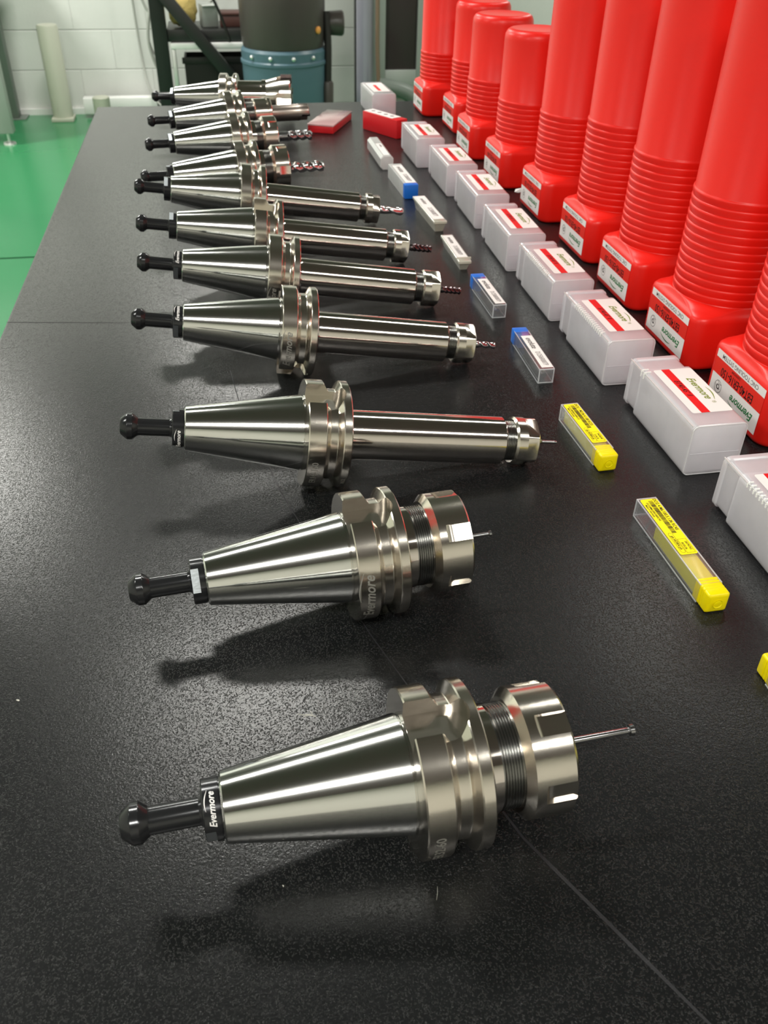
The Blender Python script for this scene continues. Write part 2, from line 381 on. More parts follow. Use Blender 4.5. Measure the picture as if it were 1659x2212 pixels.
# ---------------- workbench ----------------
tb = empty('workbench', 0.3, 0.6, 0, 0, 'long workbench with a black grained top holding all the tools', 'workbench')
def tbl(me, name, parent=None, k='m'):
    o = link(name, me, parent or tb); return o
top = link('tabletop', box('tabletop', -0.487, 0.70, -1.1, 0.928, TZ - 0.028, TZ, M['table'], bev=0.0025, segs=2, s=1.0), tb)
link('table_apron', box('table_apron', -0.44, 0.65, -1.05, 0.88, TZ - 0.11, TZ - 0.0285, M['tedge'], bev=0.003, segs=1, s=1.0), tb)
for sx in (-0.42, 0.63):
    for sy in (-1.03, 0.86):
        link('leg', box('leg', sx - 0.03, sx + 0.03, sy - 0.03, sy + 0.03, 0, TZ - 0.111, M['blackpaint'], bev=0.003, segs=1, s=1.0), tb)
def ribbon(name, pts, wd, mat, z, parent):        # thin strip lying on the top; pts and widths in mm, table coordinates
    vs, fs = [], []
    for i, (x, y) in enumerate(pts):
        a = pts[max(i-1, 0)]; b = pts[min(i+1, len(pts)-1)]; d = Vector((b[0]-a[0], b[1]-a[1])).normalized(); n = Vector((-d.y, d.x))
        h = wd[i] / 2 if isinstance(wd, list) else wd / 2
        vs += [(x + n.x*h - 300, y + n.y*h - 600, TZ*1000 + z), (x - n.x*h - 300, y - n.y*h - 600, TZ*1000 + z)]
    for i in range(len(pts) - 1): fs.append((2*i, 2*i+1, 2*i+3, 2*i+2))
    return link(name, meshdata(name, vs, fs, mat, None), parent)
ribbon('seam', [(-186.5, 707.6), (-122.8, 697.9), (-87.4, 692.9)], [0.8, 0.7, 0.3], M['seam'], 0.06, top)
ribbon('scuff_mark', [(-8.6, 595.6), (-3, 538.2), (7.5, 487.4), (16.3, 432.8), (34.5, 361.5), (50.5, 303.2), (72.3, 236.5), (91.3, 183.5), (99.2, 168.4), (109.8, 148.4), (119.4, 130.2), (128.3, 113.4), (140, 92)],
       [0.5, 0.7, 0.9, 0.7, .5, .6, 0.6, 1.0, 1.4, 1.4, 1.4, 1.1, .8], M['scuff'], 0.05, top)
for (a, b_, wd) in (((10.6, 258.7), (15.5, 257.0), 0.35), ((14, 258.2), (18.6, 256.1), 0.6), ((12.5, 256.4), (15.5, 257.5), 0.25), ((16.4, 259.5), (17.5, 256.2), 0.3), ((-112.6, 286.9), (-111.2, 286.0), 1.0), ((54.0, 169.3), (52.5, 164.1), 0.14), ((-2.2, 179.1), (-1.9, 178.3), 0.5)):
    ribbon('chip_mark', [a, ((a[0]+b_[0])/2 + 0.2, (a[1]+b_[1])/2), b_], [wd*0.5, wd, wd*0.4], M['chip'], 0.05, top)

# ---------------- tool holders ----------------
def thread(x0, x1, r, pitch=1.05, depth=0.5):
    pr = []; n = int(round((x1 - x0) / pitch)); pt = (x1 - x0) / n
    for i in range(n):
        a = x0 + i * pt
        pr += [(a + 0.02, r - depth), (a + pt * 0.35, r), (a + pt * 0.6, r), (a + pt * 0.95, r - depth)]
    return pr
me_taper = revolve('taper', [(-65.4, 0), (-65.4, 11.9), (-64.7, 12.75), (0, 22.225), (0.4, 22.3), (0.5, 21.7), (1.3, 21.7), (1.4, 22.3), (2.5, 22.3), (2.5, 0)], M['taper'], 128)
fl_prof = [(2.0, 0), (2.0, 31.0), (2.5, 31.5), (12.0, 31.5), (12.5, 31.1), (14.9, 26.9), (15.3, 26.7), (19.1, 26.7), (19.5, 26.9), (21.9, 31.1), (22.4, 31.5), (26.4, 31.5), (27.0, 30.9), (27.0, 0)]
_fl = revolve('f', fl_prof, None, 128)
bm = bmesh.new()
for sgn in (1, -1):
    secs = []
    pts = [(-1.0, -8.05), (16.0, -8.05)] + [(16 + 8.05*math.sin(a), -8.05*math.cos(a)) for a in [PI*k/14 for k in range(1, 14)]] + [(16.0, 8.05), (-1.0, 8.05)]
    a0 = [bm.verts.new((x, y, sgn * 22.4)) for x, y in pts]; a1 = [bm.verts.new((x, y, sgn * 40)) for x, y in pts]
    n = len(pts)
    bm.faces.new(a0); bm.faces.new(a1[::-1])
    for k in range(n): bm.faces.new((a0[k], a1[k], a1[(k+1) % n], a0[(k+1) % n]))
_cut = bmdata('c', bm, None, None)
me_flange = boolean(_fl, _cut, 'flange', M['nickel'], 17)
# pull stud: knob, neck, collar with two flats
st_prof = [(-100.4, 0), (-100.4, 2.2), (-100.4, 4.4), (-100.0, 4.9), (-97.0, 7.3), (-96.6, 7.5), (-93.9, 7.5), (-93.5, 7.3), (-90.8, 5.1), (-90.2, 5.0), (-73.4, 5.0), (-72.5, 5.5), (-72.0, 6.6), (-72.0, 10.8), (-71.5, 11.3), (-66.0, 11.3), (-65.9, 10.9), (-65.3, 10.9), (-65.3, 0)]
_st = revolve('s', st_prof, None, 96)
bm = bmesh.new(); bbox(bm, -75, -68.2, -20, 20, 9.6, 20); bbox(bm, -75, -68.2, -20, 20, -20, -9.6)
_c = bmdata('c', bm, None, None)
me_stud = boolean(_st, _c, 'pull_stud', M['black'], 14)
me_wflat = meshdata('wrench_flat', [(-71.8, -5.6, 9.63), (-68.25, -5.6, 9.63), (-68.25, 5.6, 9.63), (-71.8, 5.6, 9.63)], [(0, 1, 2, 3)], M['flat'], None)
# short nose: neck, thread, big slotted nut
me_neckS = revolve('neck', [(26.5, 0), (26.5, 21.2), (27.2, 21.2), (28.2, 20.1), (33.4, 20.0), (33.8, 19.3), (34.4, 19.3)] + thread(34.5, 44, 20.0) + [(44.0, 0)], M['thread'], 96)
me_neckS2 = revolve('neck', [(26.9, 0), (26.9, 22.0), (27.4, 21.6), (28.4, 20.35), (33.6, 20.3), (33.7, 0)], M['chrome'], 96)
_nt = revolve('n', [(41.5, 0), (41.5, 21.6), (44.2, 25.0), (59.4, 25.0), (60.4, 24.1), (60.6, 22.5), (62.0, 16.0), (62.2, 12.0), (61.0, 11.0), (61.0, 0)], None, 120)
bm = bmesh.new()
for k in range(6):
    R_ = Matrix.Rotation(PI * k / 3, 4, 'X')
    pts = [(64, 30), (64, 23.4), (51.5, 23.4), (49.6, 23.9), (48.2, 24.6), (47.2, 25.6), (46.8, 30)]
    a0 = [bm.verts.new(R_ @ Vector((x, -4.2, z))) for x, z in pts]; a1 = [bm.verts.new(R_ @ Vector((x, 4.2, z))) for x, z in pts]; n = len(pts)
    bm.faces.new(a0); bm.faces.new(a1[::-1])
    for q in range(n): bm.faces.new((a0[q], a1[q], a1[(q+1) % n], a0[(q+1) % n]))
_c = bmdata('c', bm, None, None)
me_nutS = boolean(_nt, _c, 'collet_nut', M['nickel'])
# long nose: bar, thread, small hexagon nut
me_bar = revolve('extension_bar', [(26.9, 0), (26.9, 17.0), (27.6, 16.0), (28.8, 15.3), (30.5, 15.05), (125.2, 14.7), (126.0, 13.9), (126.2, 12.4), (126.2, 0)], M['chrome'], 96)
me_neckL = revolve('thread', [(126.1, 0), (126.1, 11.2)] + thread(126.8, 134, 12.2, 1.0, 0.5) + [(134.1, 0)], M['thread'], 72)
_nt = revolve('n', [(132.4, 0), (132.4, 13.6), (133.6, 15.0), (146.2, 15.0), (147.0, 14.2), (147.0, 13.2), (147.4, 9.0), (147.4, 7.0), (146.6, 6.5), (146.6, 0)], None, 96)
bm = bmesh.new()
for k in range(6):
    bbox(bm, 139.2, 160, -20, 20, 12.9, 30, Matrix.Rotation(PI * k / 3, 4, 'X'))
_hx = []
for k in range(6):
    b1 = bmesh.new(); bbox(b1, 139.2, 160, -20, 20, 13.35, 30, Matrix.Rotation(PI * k / 3, 4, 'X')); _hx.append(bmdata('c', b1, None, None))
bm.free()
me_hex = _nt
for hcut in _hx: me_hex = boolean(me_hex, hcut, 'collet_nut', None)
me_hex.materials.clear(); me_hex.materials.append(M['nickel'])
me_colS = revolve('collet', [(59, 0), (59, 11.3), (62.6, 11.0), (62.9, 10.4), (62.9, 3), (61.5, 0)], M['chrome'], 48)
me_colL = revolve('collet', [(145, 0), (145, 7.0), (148.0, 6.6), (148.2, 6.2), (148.2, 2), (147.4, 0)], M['chrome'], 36)

def helical(name, x0, xs, x1, R, core, nf, twist, mat, sh=0.0, ball=False, seg=48):
    # shank x0..xs (radius sh) then fluted length xs..x1
    sh = sh or R; secs = []; rings = [(x0, None, sh), (xs - 1.0, None, sh)]
    n = max(int((x1 - xs) / 0.5), 12)
    vs, fs = [], []
    def ring(x, fl, rr, amp):
        out = []
        for k in range(seg):
            a = 2*PI*k/seg; ph = (a*nf - twist * x * nf) % (2*PI) / (2*PI)
            # tooth: land for the first fifth, steep face, round flute
            if ph < 0.22: q = 1.0
            elif ph < 0.30: q = 1.0 - (ph - 0.22) / 0.08 * 0.85
            else: q = 0.15 + 0.85 * ((ph - 0.30) / 0.70) ** 1.6
            r_ = core + (rr - core) * q if fl else rr
            r_ = rr + (r_ - rr) * amp if fl else rr
            out.append((x, r_*math.cos(a), r_*math.sin(a)))
        return out
    secs = [ring(x0, False, sh, 0), ring(xs - 1.2, False, sh, 0), ring(xs - 0.1, False, R, 0)]
    for i in range(n + 1):
        x = xs + (x1 - xs) * i / n; rr = R
        if ball:
            d = x1 - x
            if d < R: rr = max(math.sqrt(max(R*R - (R - d)**2, 0)), 0.15)
        c2 = min(core, rr * 0.7); c_save = core
        amp = min(1, i / 4)
        s_ = []
        for k in range(seg):
            a = 2*PI*k/seg; ph = (a*nf - twist * x * nf) % (2*PI) / (2*PI)
            q = 1.0 if ph < 0.22 else (1.0 - (ph - 0.22) / 0.08 * 0.85 if ph < 0.30 else 0.15 + 0.85 * ((ph - 0.30) / 0.70) ** 1.6)
            r_ = c2 + (rr - c2) * q; r_ = rr + (r_ - rr) * amp
            s_.append((x, r_*math.cos(a), r_*math.sin(a)))
        secs.append(s_)
    return loft(name, secs, mat, True, 35)

GA = 'the four short tool holders'
def holder(x, y, yaw, kind, roll, label, cutter, marks=(), srole=0.0, nroll=0.0):
    """x, y: table position (mm) of the flange's nose-side rim; yaw degrees; kind S / L / M / N; roll: keyway elevation"""
    t = empty('tool_holder', x / 1000, y / 1000, TZ, math.radians(yaw), label, 'tool holder')
    tau = math.atan(16.5 / 120) if kind == 'L' else 0.0
    B = Matrix.Translation((0, 0, 0.0315 * math.cos(tau) + 0.00005)) @ Matrix.Rotation(tau, 4, 'Y') @ Matrix.Translation((-0.027, 0, 0))
    rx = lambda a: Matrix.Rotation(math.radians(a), 4, 'X')
    link('taper', me_taper, t, B)
    fl = link('flange', me_flange, t, B @ rx(90 - roll))     # keyway at 'roll' degrees of elevation on the camera side
    st = link('pull_stud', me_stud, t, B @ rx(90 - srole)); prop(st, 'glossy black pull stud')
    link('wrench_flat', me_wflat, st)
    if kind == 'S':
        link('threaded_neck', me_neckS, t, B); link('neck_collar', me_neckS2, t, B); link('collet_nut', me_nutS, t, B @ rx(nroll)); link('collet', me_colS, t, B)
    elif kind == 'L':
        link('extension_bar', me_bar, t, B); link('threaded_neck', me_neckL, t, B); link('collet_nut', me_hex, t, B @ rx(nroll)); link('collet', me_colL, t, B)
    for nm, me, lb in cutter:
        o = link(nm, me, t, B)
        if lb: o['label'] = lb
    for (vf, mat, x0, r, phi, par) in marks:
        base = fl if par == 'f' else st
        ex = (90 - roll) if par == 'f' else (90 - srole)
        vs = []
        for a, b in vf[0]:
            f = math.radians(phi) + a / r
            q = rx(-ex) @ Vector((x0 - b, -r * math.cos(f), r * math.sin(f)))
            vs.append(tuple(q))
        link('marking', meshdata('marking', vs, vf[1], mat, None), base)
    return t
T = lambda s, z, sh=0, b=0.0, sx=1: text_mesh(s, z, sh, 3, b, sx)
E = M['etch']
# 1: nearest, bare rod with a small flared grooving head
cut1 = revolve('grooving_bar', [(60, 0), (60, 1.55), (91, 1.45), (91.5, 1.3), (92.2, 1.3), (92.4, 2.2), (94.0, 2.35), (94.2, 1.2), (94.2, 0)], M['carbide'], 24)
holder(71.5, 199.0, 3.4, 'S', 88, 'tool holder nearest the camera, slotted nut gripping a long thin rod', [('grooving_bar', cut1, None)],
       [(T('ER32-60', 5.2, 0, 0.05, .9), E, 6.9, 31.53, -9, 'f'), (logo(3.4), M['paper'], -68.6, 11.33, 52, 's')], srole=-20, nroll=19)
cut2 = revolve('grooving_bar', [(60, 0), (60, 3.4), (63.8, 2.4), (65, 1.1), (76.5, 0.9), (76.8, 1.5), (78.0, 1.6), (78.1, 0)], M['carbide'], 24)
holder(66.4, 328.7, 5.4, 'S', 82, 'second tool holder from the camera, slotted nut with a very short thin rod', [('grooving_bar', cut2, None)],
       [(logo(7.2), E, 6.9, 31.53, -4, 'f')], srole=38, nroll=-17)
cut3 = revolve('micro_end_mill', [(147, 0), (147, 3.0), (151.8, 3.0), (152.2, 2.7), (154.0, 1.1), (162.4, 1.0), (163.2, 1.05), (164.0, 0.8), (164.0, 0)], M['carbide'], 24)
holder(56.2, 440.9, 0.5, 'L', 78, 'long tool holder nearest the camera, with a tiny thin cutter', [('micro_end_mill', cut3, None)],
       [(T('ER16-150', 5.2, 0, 0.05, .9), E, 6.9, 31.53, -18, 'f'), (T('M12', 3.2, 0, 0.02), E, 24.6, 31.53, -30, 'f'), (logo(3.2), M['paper'], -68.4, 11.33, -8, 's')], srole=118, nroll=22)
cut4 = helical('drill', 147, 152, 166, 2.6, 1.3, 2, 0.50, M['carbide'], ball=False)
holder(53.7, 586.2, -1.0, 'L', 128, 'second long tool holder from the camera, holding a silver twisted drill', [('drill', cut4, None)],
       [(logo(7.2), E, 6.9, 31.53, -4, 'f'), (logo(3.4), M['paper'], -68.8, 11.33, 58, 's')], srole=-20, nroll=22)
cut5 = helical('end_mill', 147, 152, 168, 2.9, 1.9, 4, 0.42, M['coated'], sh=2.7)
holder(51.8, 696.4, -1.6, 'L', 128, 'third long tool holder from the camera, holding a dark end mill', [('end_mill', cut5, 'dark coated end mill')],
       [(logo(6.2), E, 6.9, 31.53, -22, 'f'), (logo(3.4), M['paper'], -68.8, 11.33, 58, 's')], srole=-20, nroll=22)
cut6 = helical('end_mill', 147, 153, 172, 3.5, 2.3, 4, 0.36, M['coated'], sh=3.0)
holder(45.6, 798.3, 0.4, 'L', 72, 'fourth long tool holder from the camera, dark end mill near the cream trays', [('end_mill', cut6, 'dark coated end mill')],
       [(T('ER16-150', 5.2, 0, 0.05, .9), E, 6.9, 31.53, -24, 'f')], srole=75, nroll=22)
cut7 = helical('ball_end_mill', 147, 151, 176, 4.1, 2.4, 2, 0.17, M['bright'], ball=True)
holder(37.8, 914.1, 1.1, 'L', 130, 'farthest of the long tool holders, holding a silver ball-nosed cutter', [('ball_end_mill', cut7, 'silver ball-nosed cutter')], (), srole=60, nroll=52)
cut8 = helical('end_mill', 61, 64, 103, 6.0, 3.4, 3, 0.19, M['bright'])
holder(37.3, 1019.4, 6.9, 'S', 150, 'short tool holder with a bright silver end mill, just behind the long holders', [('end_mill', cut8, 'bright silver end mill')], (), srole=100, nroll=20)
cut9 = helical('end_mill', 61, 75, 107, 6.0, 3.6, 3, 0.22, M['carbide'], sh=5.8)
holder(35.0, 1163.8, 8.0, 'S', 150, 'short tool holder with a dark-shanked end mill pointing at the flat red case', [('end_mill', cut9, 'end mill with a dark shank')], (), srole=60, nroll=40)
# 10: arbor with a small indexable cutter
cut10 = [('threaded_neck', revolve('n', [(26.9, 0), (26.9, 18), (28, 16.5), (31, 16)] + thread(32, 42, 16.5) + [(42, 0)], M['thread'], 72), None),
         ('chuck_nut', revolve('c', [(41.5, 0), (41.5, 18.5), (43, 20.5), (59, 20.5), (59.5, 19.4), (60.5, 19.4), (61, 21), (64.5, 21), (65.5, 20), (65.5, 0)], M['nickel'], 72), None)]
_b = revolve('b', [(65, 0), (65, 10.5), (104, 10.5), (105, 11), (118, 11), (119, 10), (119, 0)], None, 64)
bm = bmesh.new()
for k in range(2): bbox(bm, 106, 125, 1.5, 14, 0, 14, Matrix.Rotation(PI * k + 0.3, 4, 'X'))
cut10.append(('cutter_body', boolean(_b, bmdata('c', bm, None, None), 'cutter_body', P('warm_steel', (0.42, 0.36, 0.32), 0.3, 1)), None))
ins = bmesh.new(); bbox(ins, 108, 119.6, 7.0, 11.6, -2.5, 0.1, Matrix.Rotation(0.3, 4, 'X')); me_ins = bmdata('insert', ins, M['coated'], None)
ins = bmesh.new(); bbox(ins, 108, 119.6, 7.0, 11.6, -2.5, 0.1, Matrix.Rotation(PI + 0.3, 4, 'X')); me_ins2 = bmdata('insert', ins, M['coated'], None)
cut10 += [('insert', me_ins, None), ('insert', me_ins2, None)]
holder(32.1, 1293.3, 9.0, 'M', 150, 'second farthest tool holder, brownish insert milling cutter on a smooth chuck', cut10, (), srole=60)
# 11: shell mill
cut11 = [('arbor', revolve('a', [(26.9, 0), (26.9, 24), (28, 22.4), (30, 22), (62, 22), (62.5, 23.5), (69, 23.5), (69.5, 22.5), (69.5, 0)], M['chrome'], 72), None)]
_b = revolve('b', [(69, 0), (69, 23), (74, 24.5), (90, 28.5), (104, 29.5), (105, 28.5), (105, 9), (99, 9), (99, 0)], None, 72)
bm = bmesh.new()
for k in range(5):
    a = 2 * PI * k / 5 + 0.25
    mt_ = Matrix.Rotation(a, 4, 'X')
    bbox(bm, 84, 110, 14, 34, 0, 15, mt_)
cut11.append(('mill_body', boolean(_b, bmdata('c', bm, None, None), 'mill_body', M['nickel']), None))
for k in range(5):
    a = 2 * PI * k / 5 + 0.25
    ins = bmesh.new(); bbox(ins, 90, 106, 19, 30.6, -3.4, 0.15, Matrix.Rotation(a, 4, 'X')); cut11.append(('insert', bmdata('insert', ins, M['coated'] if k % 2 else M['bright'], None), None))
holder(31.8, 1416.2, -8.5, 'N', 150, 'farthest tool holder, wide face mill with several inserts in front of the blue drum', cut11, (), srole=60)

# ---------------- red telescopic tubes ----------------
def circ_ring(r, z, n_per=6, cx=0, cy=0):     # same vertex order and count as rrect(n=n_per-? )
    pts = []
    for a0 in (0, 90, 180, 270):
        for k in range(n_per + 1):
            a = math.radians(a0 + 90 * k / n_per); pts.append((cx + r*math.cos(a), cy + r*math.sin(a), z))
    return pts
def red_tube_meshes(H, ztop_rings, nring):
    n = 10; S = 85.0
    def sq(z, s_, r): return [(S/2 + a, S/2 + b, z) for a, b in rrect(s_, s_, r, n)]
    base = [sq(0, S - 7, 9), sq(0.8, S - 3.5, 10.5), sq(2.6, S - 0.6, 11.8), sq(4.5, S, 12), sq(37.5, S, 12), sq(40.2, S - 1.0, 12), sq(42.0, S - 3.6, 12.5)]
    for i in range(1, 7):         # shoulder blends from the square to the round tube
        t = i / 6; z = 42.0 + 5.0 * math.sin(t * PI / 2)
        q = sq(z, S - 3.6 - 5 * t, 13); c = circ_ring(39.4 - 0.4 * t, z, n, S/2, S/2)
        base.append([tuple(Vector(a).lerp(Vector(b), t ** 0.8)) for a, b in zip(q, c)])
    me_base = loft('base_cap', base, M['red'], True, 50)
    pr = [(46.9, 0), (46.9, 39.2)]
    z = 47.5; step = (ztop_rings - 47.5) / nring
    for i in range(nring):
        a = z + i * step
        pr += [(a, 38.75), (a + step * 0.30, 39.25), (a + step * 0.72, 39.5), (a + step * 0.88, 39.45), (a + step * 0.97, 38.95)]
    pr += [(ztop_rings + 0.6, 38.4), (H - 10, 37.9), (H - 6, 37.4), (H - 2.2, 35.3), (H - 0.5, 32.6), (H, 30.0), (H - 0.4, 28), (H - 0.6, 0)]
    me_b = revolve('tube_body', pr, M['red'], 96, 'Z', 50)
    bm = bmesh.new(); bm.from_mesh(me_b); bmesh.ops.translate(bm, vec=(S/2/1000, S/2/1000, 0), verts=bm.verts); bm.to_mesh(me_b); bm.free()
    for p_ in me_b.polygons: p_.use_smooth = True
    me_b.set_sharp_from_angle(angle=math.radians(50))
    return me_base, me_b
TM = {'tall': red_tube_meshes(258, 122, 13), 'tall2': red_tube_meshes(258, 104, 10), 'short': red_tube_meshes(164, 92, 8), 'far': red_tube_meshes(258, 86, 7)}
def label_strip(name, y0, y1, z0, z1, mat, parent, curl=0.0):     # thin sticker on the left face (x = 0), slightly proud
    vs, fs = [], []; n = 10
    for i in range(n + 1):
        y = y0 + (y1 - y0) * i / n
        for z in (z0, z1):
            vs.append((-0.12 - curl * max(0, (i - 8)) , y, z)); 
    for i in range(n + 1):
        y = y0 + (y1 - y0) * i / n
        for z in (z0, z1): vs.append((0.0, y, z))
    for i in range(n): fs.append((2*i, 2*i+1, 2*i+3, 2*i+2))
    return link(name, meshdata(name, vs[:2*(n+1)], fs, mat, None), parent)
LT = 'T'
tubes = [(328.5, 431.0, 'tall', 'EBT40-ER16-150', 'nearest tall red tube, cut off by the right edge of the picture'),
         (329.8, 543.0, 'tall', 'EBT40-ER16-150', 'second tall red tube from the camera'),
         (331.2, 654.5, 'tall', 'EBT40-ER16-150', 'third tall red tube from the camera'),
         (333.5, 767.5, 'tall', 'EBT40-ER16-150', 'fourth tall red tube from the camera'),
         (329.8, 891.0, 'tall2', 'EBT40-ER16-150', 'tall red tube with a torn label corner, just before the short red tubes'),
         (321.6, 1018.5, 'short', 'EBT40-ER32-60', 'nearest of the three short red tubes'),
         (318.6, 1150.3, 'short', 'EBT40-ER32-60', 'middle one of the three short red tubes'),
         (330.6, 1288.3, 'short', 'EBT40-ER32-60', 'farthest of the three short red tubes, mostly hidden'),
         (309.7, 1404.5, 'far', 'EBT40-ER32-60', 'farthest red tube, at the far end of the bench')]
for i, (x, y, kind, code, lab) in enumerate(tubes):
    t = empty('packing_tube', x / 1000, y / 1000, TZ, 0, lab, 'packing tube')
    b = link('base_cap', TM[kind][0], t); link('tube_body', TM[kind][1], t)
    ya, yb = 10.5, 74.0
    lb = link('label', meshdata('label', [(-0.12, ya, 21.7), (-0.12, ya, 33.1), (-0.12, yb, 33.1), (-0.12, yb, 21.7)], [(0, 1, 2, 3)], M['redlabel'], None), t)
    label_strip('white_band', ya, yb, 33.1, 38.8, M['paper'], lb); label_strip('white_band', ya, yb, 6.0, 21.7, M['paper'], lb)
    dU = (0, 1, 0); dV = (0, 0, -1)
    flat_mark('lettering', T('CNC TOOLING SYSTEM', 4.4, 0, 0.02, 1.02), M['greyink'], (-0.22, 43, 36.0), dU, dV, lb)
    flat_mark('lettering', T(code, 8.6, 0, 0.06, 0.72), M['ink'], (-0.22, 43, 26.0), dU, dV, lb)
    flat_mark('lettering', T('220707399', 2.6, 0, 0.0, 1.0), M['ink'], (-0.22, 46, 31.4), dU, dV, lb)
    flat_mark('logo', logo(8.0), M['green'], (-0.22, 31.5, 14.5), dU, dV, lb)
    flat_mark('emblem', joinvf(ringvf(4.6, 4.25), ringvf(2.0, 1.1), swoosh(-3.2, 4.4, -2.0, 3.6, 0.5), swoosh(-4.4, 2.0, -4.6, 2.2, 0.4)), M['greyink'], (-0.22, 63.5, 14.2), dU, dV, lb)
    if i == 4:
        f = link('torn_corner', meshdata('torn_corner', [(-0.15, 73, 13), (-0.15, 73, 17.5), (-5.5, 78, 15), (-7, 76, 12.5), (-3, 74, 12)], [(0, 1, 2, 3, 4)], M['paper'], None), lb)

# ---------------- frosted boxes for collets ----------------
BW, BL, BH = 36.6, 95.0, 35.6
def fbox_meshes(teeth):
    outer = hollow('outer_case', BW, BH, 0, 76, 4.0, 1.3, M['frost'], 'far')
    inner = hollow('inner_case', BW - 3.4, BH - 3.4, 20, 93.5, 3.4, 1.2, M['frost'], None, z0=1.6)
    bm = bmesh.new(); bm.from_mesh(inner); bmesh.ops.translate(bm, vec=(0.0017, 0, 0), verts=bm.verts); bm.to_mesh(inner); bm.free()
    rim = hollow('end_rim', BW - 1.6, BH - 1.6, 90.5, 95.0, 4.0, 1.2, M['frost'], 'near', z0=0.8)
    bm = bmesh.new(); bm.from_mesh(rim); bmesh.ops.translate(bm, vec=(0.0008, 0, 0), verts=bm.verts); bm.to_mesh(rim); bm.free()
    # bright moulded edges: the near opening frame and the left top edge
    bm = bmesh.new()
    n = 6
    a = rrect(BW - 1.0, BH - 1.0, 3.4, n); N_ = len(a)
    for r_, y0_ in ((0.42, 0.5),):
        secs = []
        for px, pz in a:
            secs.append([(BW/2 + px * (1 + 0.012*math.cos(q)) , y0_ + r_*math.sin(q) - 0.3, BH/2 + pz * (1 + 0.012*math.cos(q))) for q in [2*PI*j/6 for j in range(6)]])
        V = [[bm.verts.new(v) for v in s_] for s_ in secs]
        for i in range(N_):
            for j in range(6): bm.faces.new((V[i][j], V[(i+1) % N_][j], V[(i+1) % N_][(j+1) % 6], V[i][(j+1) % 6]))
    bbox(bm, 0.55, 1.2, 2, 94, BH - 1.75, BH - 1.0)
    edge = bmdata('moulded_edge', bm, M['rim'], 40)
    bm = bmesh.new()
    if teeth:
        for k in range(17):
            yy = 15 + 3.2 * k
            bbox(bm, 0.9, 3.1, yy - 0.38, yy + 0.38, BH - 0.2, BH + 0.35); bbox(bm, -0.35, 0.25, yy - 0.38, yy + 0.38, BH - 3.0, BH - 0.9)
            bbox(bm, -0.1, 1.3, yy - 0.38, yy + 0.38, BH - 1.3, BH + 0.1)
    else:
        for yy in (71.0, 75.0):
            bbox(bm, 0.9, 4.6, yy - 0.4, yy + 0.4, BH - 0.2, BH + 0.35); bbox(bm, -0.35, 0.25, yy - 0.4, yy + 0.4, BH - 4.6, BH - 0.9)
            bbox(bm, -0.1, 1.3, yy - 0.4, yy + 0.4, BH - 1.3, BH + 0.1)
    tee = bmdata('ratchet_teeth', bm, M['tooth'], None)
    bm = bmesh.new(); bbox(bm, 2.0, BW - 2.0, -0.3, 0.1, BH * 0.43, BH * 0.43 + 0.5)
    ped = bmdata('end_crease', bm, M['frost'], 40)
    return outer, inner, rim, edge, tee, ped
FM = {True: fbox_meshes(True), False: fbox_meshes(False)}
GB = None
fb = [(267.0, 284.5, 0.0, True, 'frosted box nearest the camera, cut off by the right edge of the picture', 1),
      (264.7, 411.2, 0.6, False, 'second frosted box from the camera, shown whole with a readable sticker', 1),
      (258.5, 531.7, 0.4, True, 'third frosted box from the camera, toothed top edge', 1),
      (256.1, 646.9, 0.1, True, 'fourth frosted box from the camera, toothed top edge', 1),
      (252.5, 761.7, -0.8, False, 'fifth frosted box from the camera, right of the smaller cream tray', 1),
      (254.2, 884.8, -0.5, False, 'sixth frosted box from the camera, right of the larger cream tray', 1),
      (250.8, 1000.3, 0.5, False, 'seventh frosted box from the camera', 1),
      (240.8, 1123.7, 1.1, False, 'eighth frosted box from the camera, at the end of the dark red case', 1),
      (229.5, 1397.9, 2.6, False, 'white box alone near the far edge of the bench, behind the dark red case', 2)]
for i, (x, y, a, tee, lab, sty) in enumerate(fb):
    t = empty('frosted_box', x / 1000, y / 1000, TZ + 0.0001, math.radians(a), lab, 'plastic box')
    o, inn, rim, ed, te, pe = FM[tee]
    link('outer_case', o, t); ic = link('inner_case', inn, t); link('end_rim', rim, t); link('moulded_edge', ed, t); link('end_crease', pe, t)
    if tee or i == 1: link('ratchet_teeth', te, t)
    zt = BH + 0.08
    if sty == 1:
        st = flat_mark('sticker', rrectvf(27.2, 58.0, 1.6), M['paper'], (BW/2 + 2.0, 44.0, zt), (1, 0, 0), (0, 1, 0), t)
        x0 = BW/2 + 2.0 - 13.6
        flat_mark('red_stripe', rectvf(x0 + 5.8, x0 + 11.7, 15.0, 73.0), M['stripe'], (0, 0, zt + 0.08), (1, 0, 0), (0, 1, 0), st)
        flat_mark('logo', logo(7.6), M['lime'], (x0 + 19.2, 45.5, zt + 0.1), (0, -1, 0), (1, 0, 0), st)
        flat_mark('lettering', T('BT40-45° II', 5.2, 0.2, 0.02, 0.86), M['ink'], (x0 + 8.8, 46.5, zt + 0.16), (0, -1, 0), (1, 0, 0), st)
        flat_mark('registered_mark', joinvf(ringvf(1.3, 1.1), T('R', 2.0)), M['lime'], (x0 + 20.4, 27.0, zt + 0.1), (0, -1, 0), (1, 0, 0), st)
    else:
        st = flat_mark('sticker', rrectvf(26, 66, 2), M['paper'], (BW/2, 48.0, zt), (1, 0, 0), (0, 1, 0), t)
        flat_mark('red_stripe', rectvf(14, 19, 22, 66), M['stripe'], (0, 0, zt + 0.08), (1, 0, 0), (0, 1, 0), st)
        bl = link('lining', box('lining', 3.6, BW - 3.6, 24, 90, 3.6, BH - 3.8, M['white'], bev=2), t)

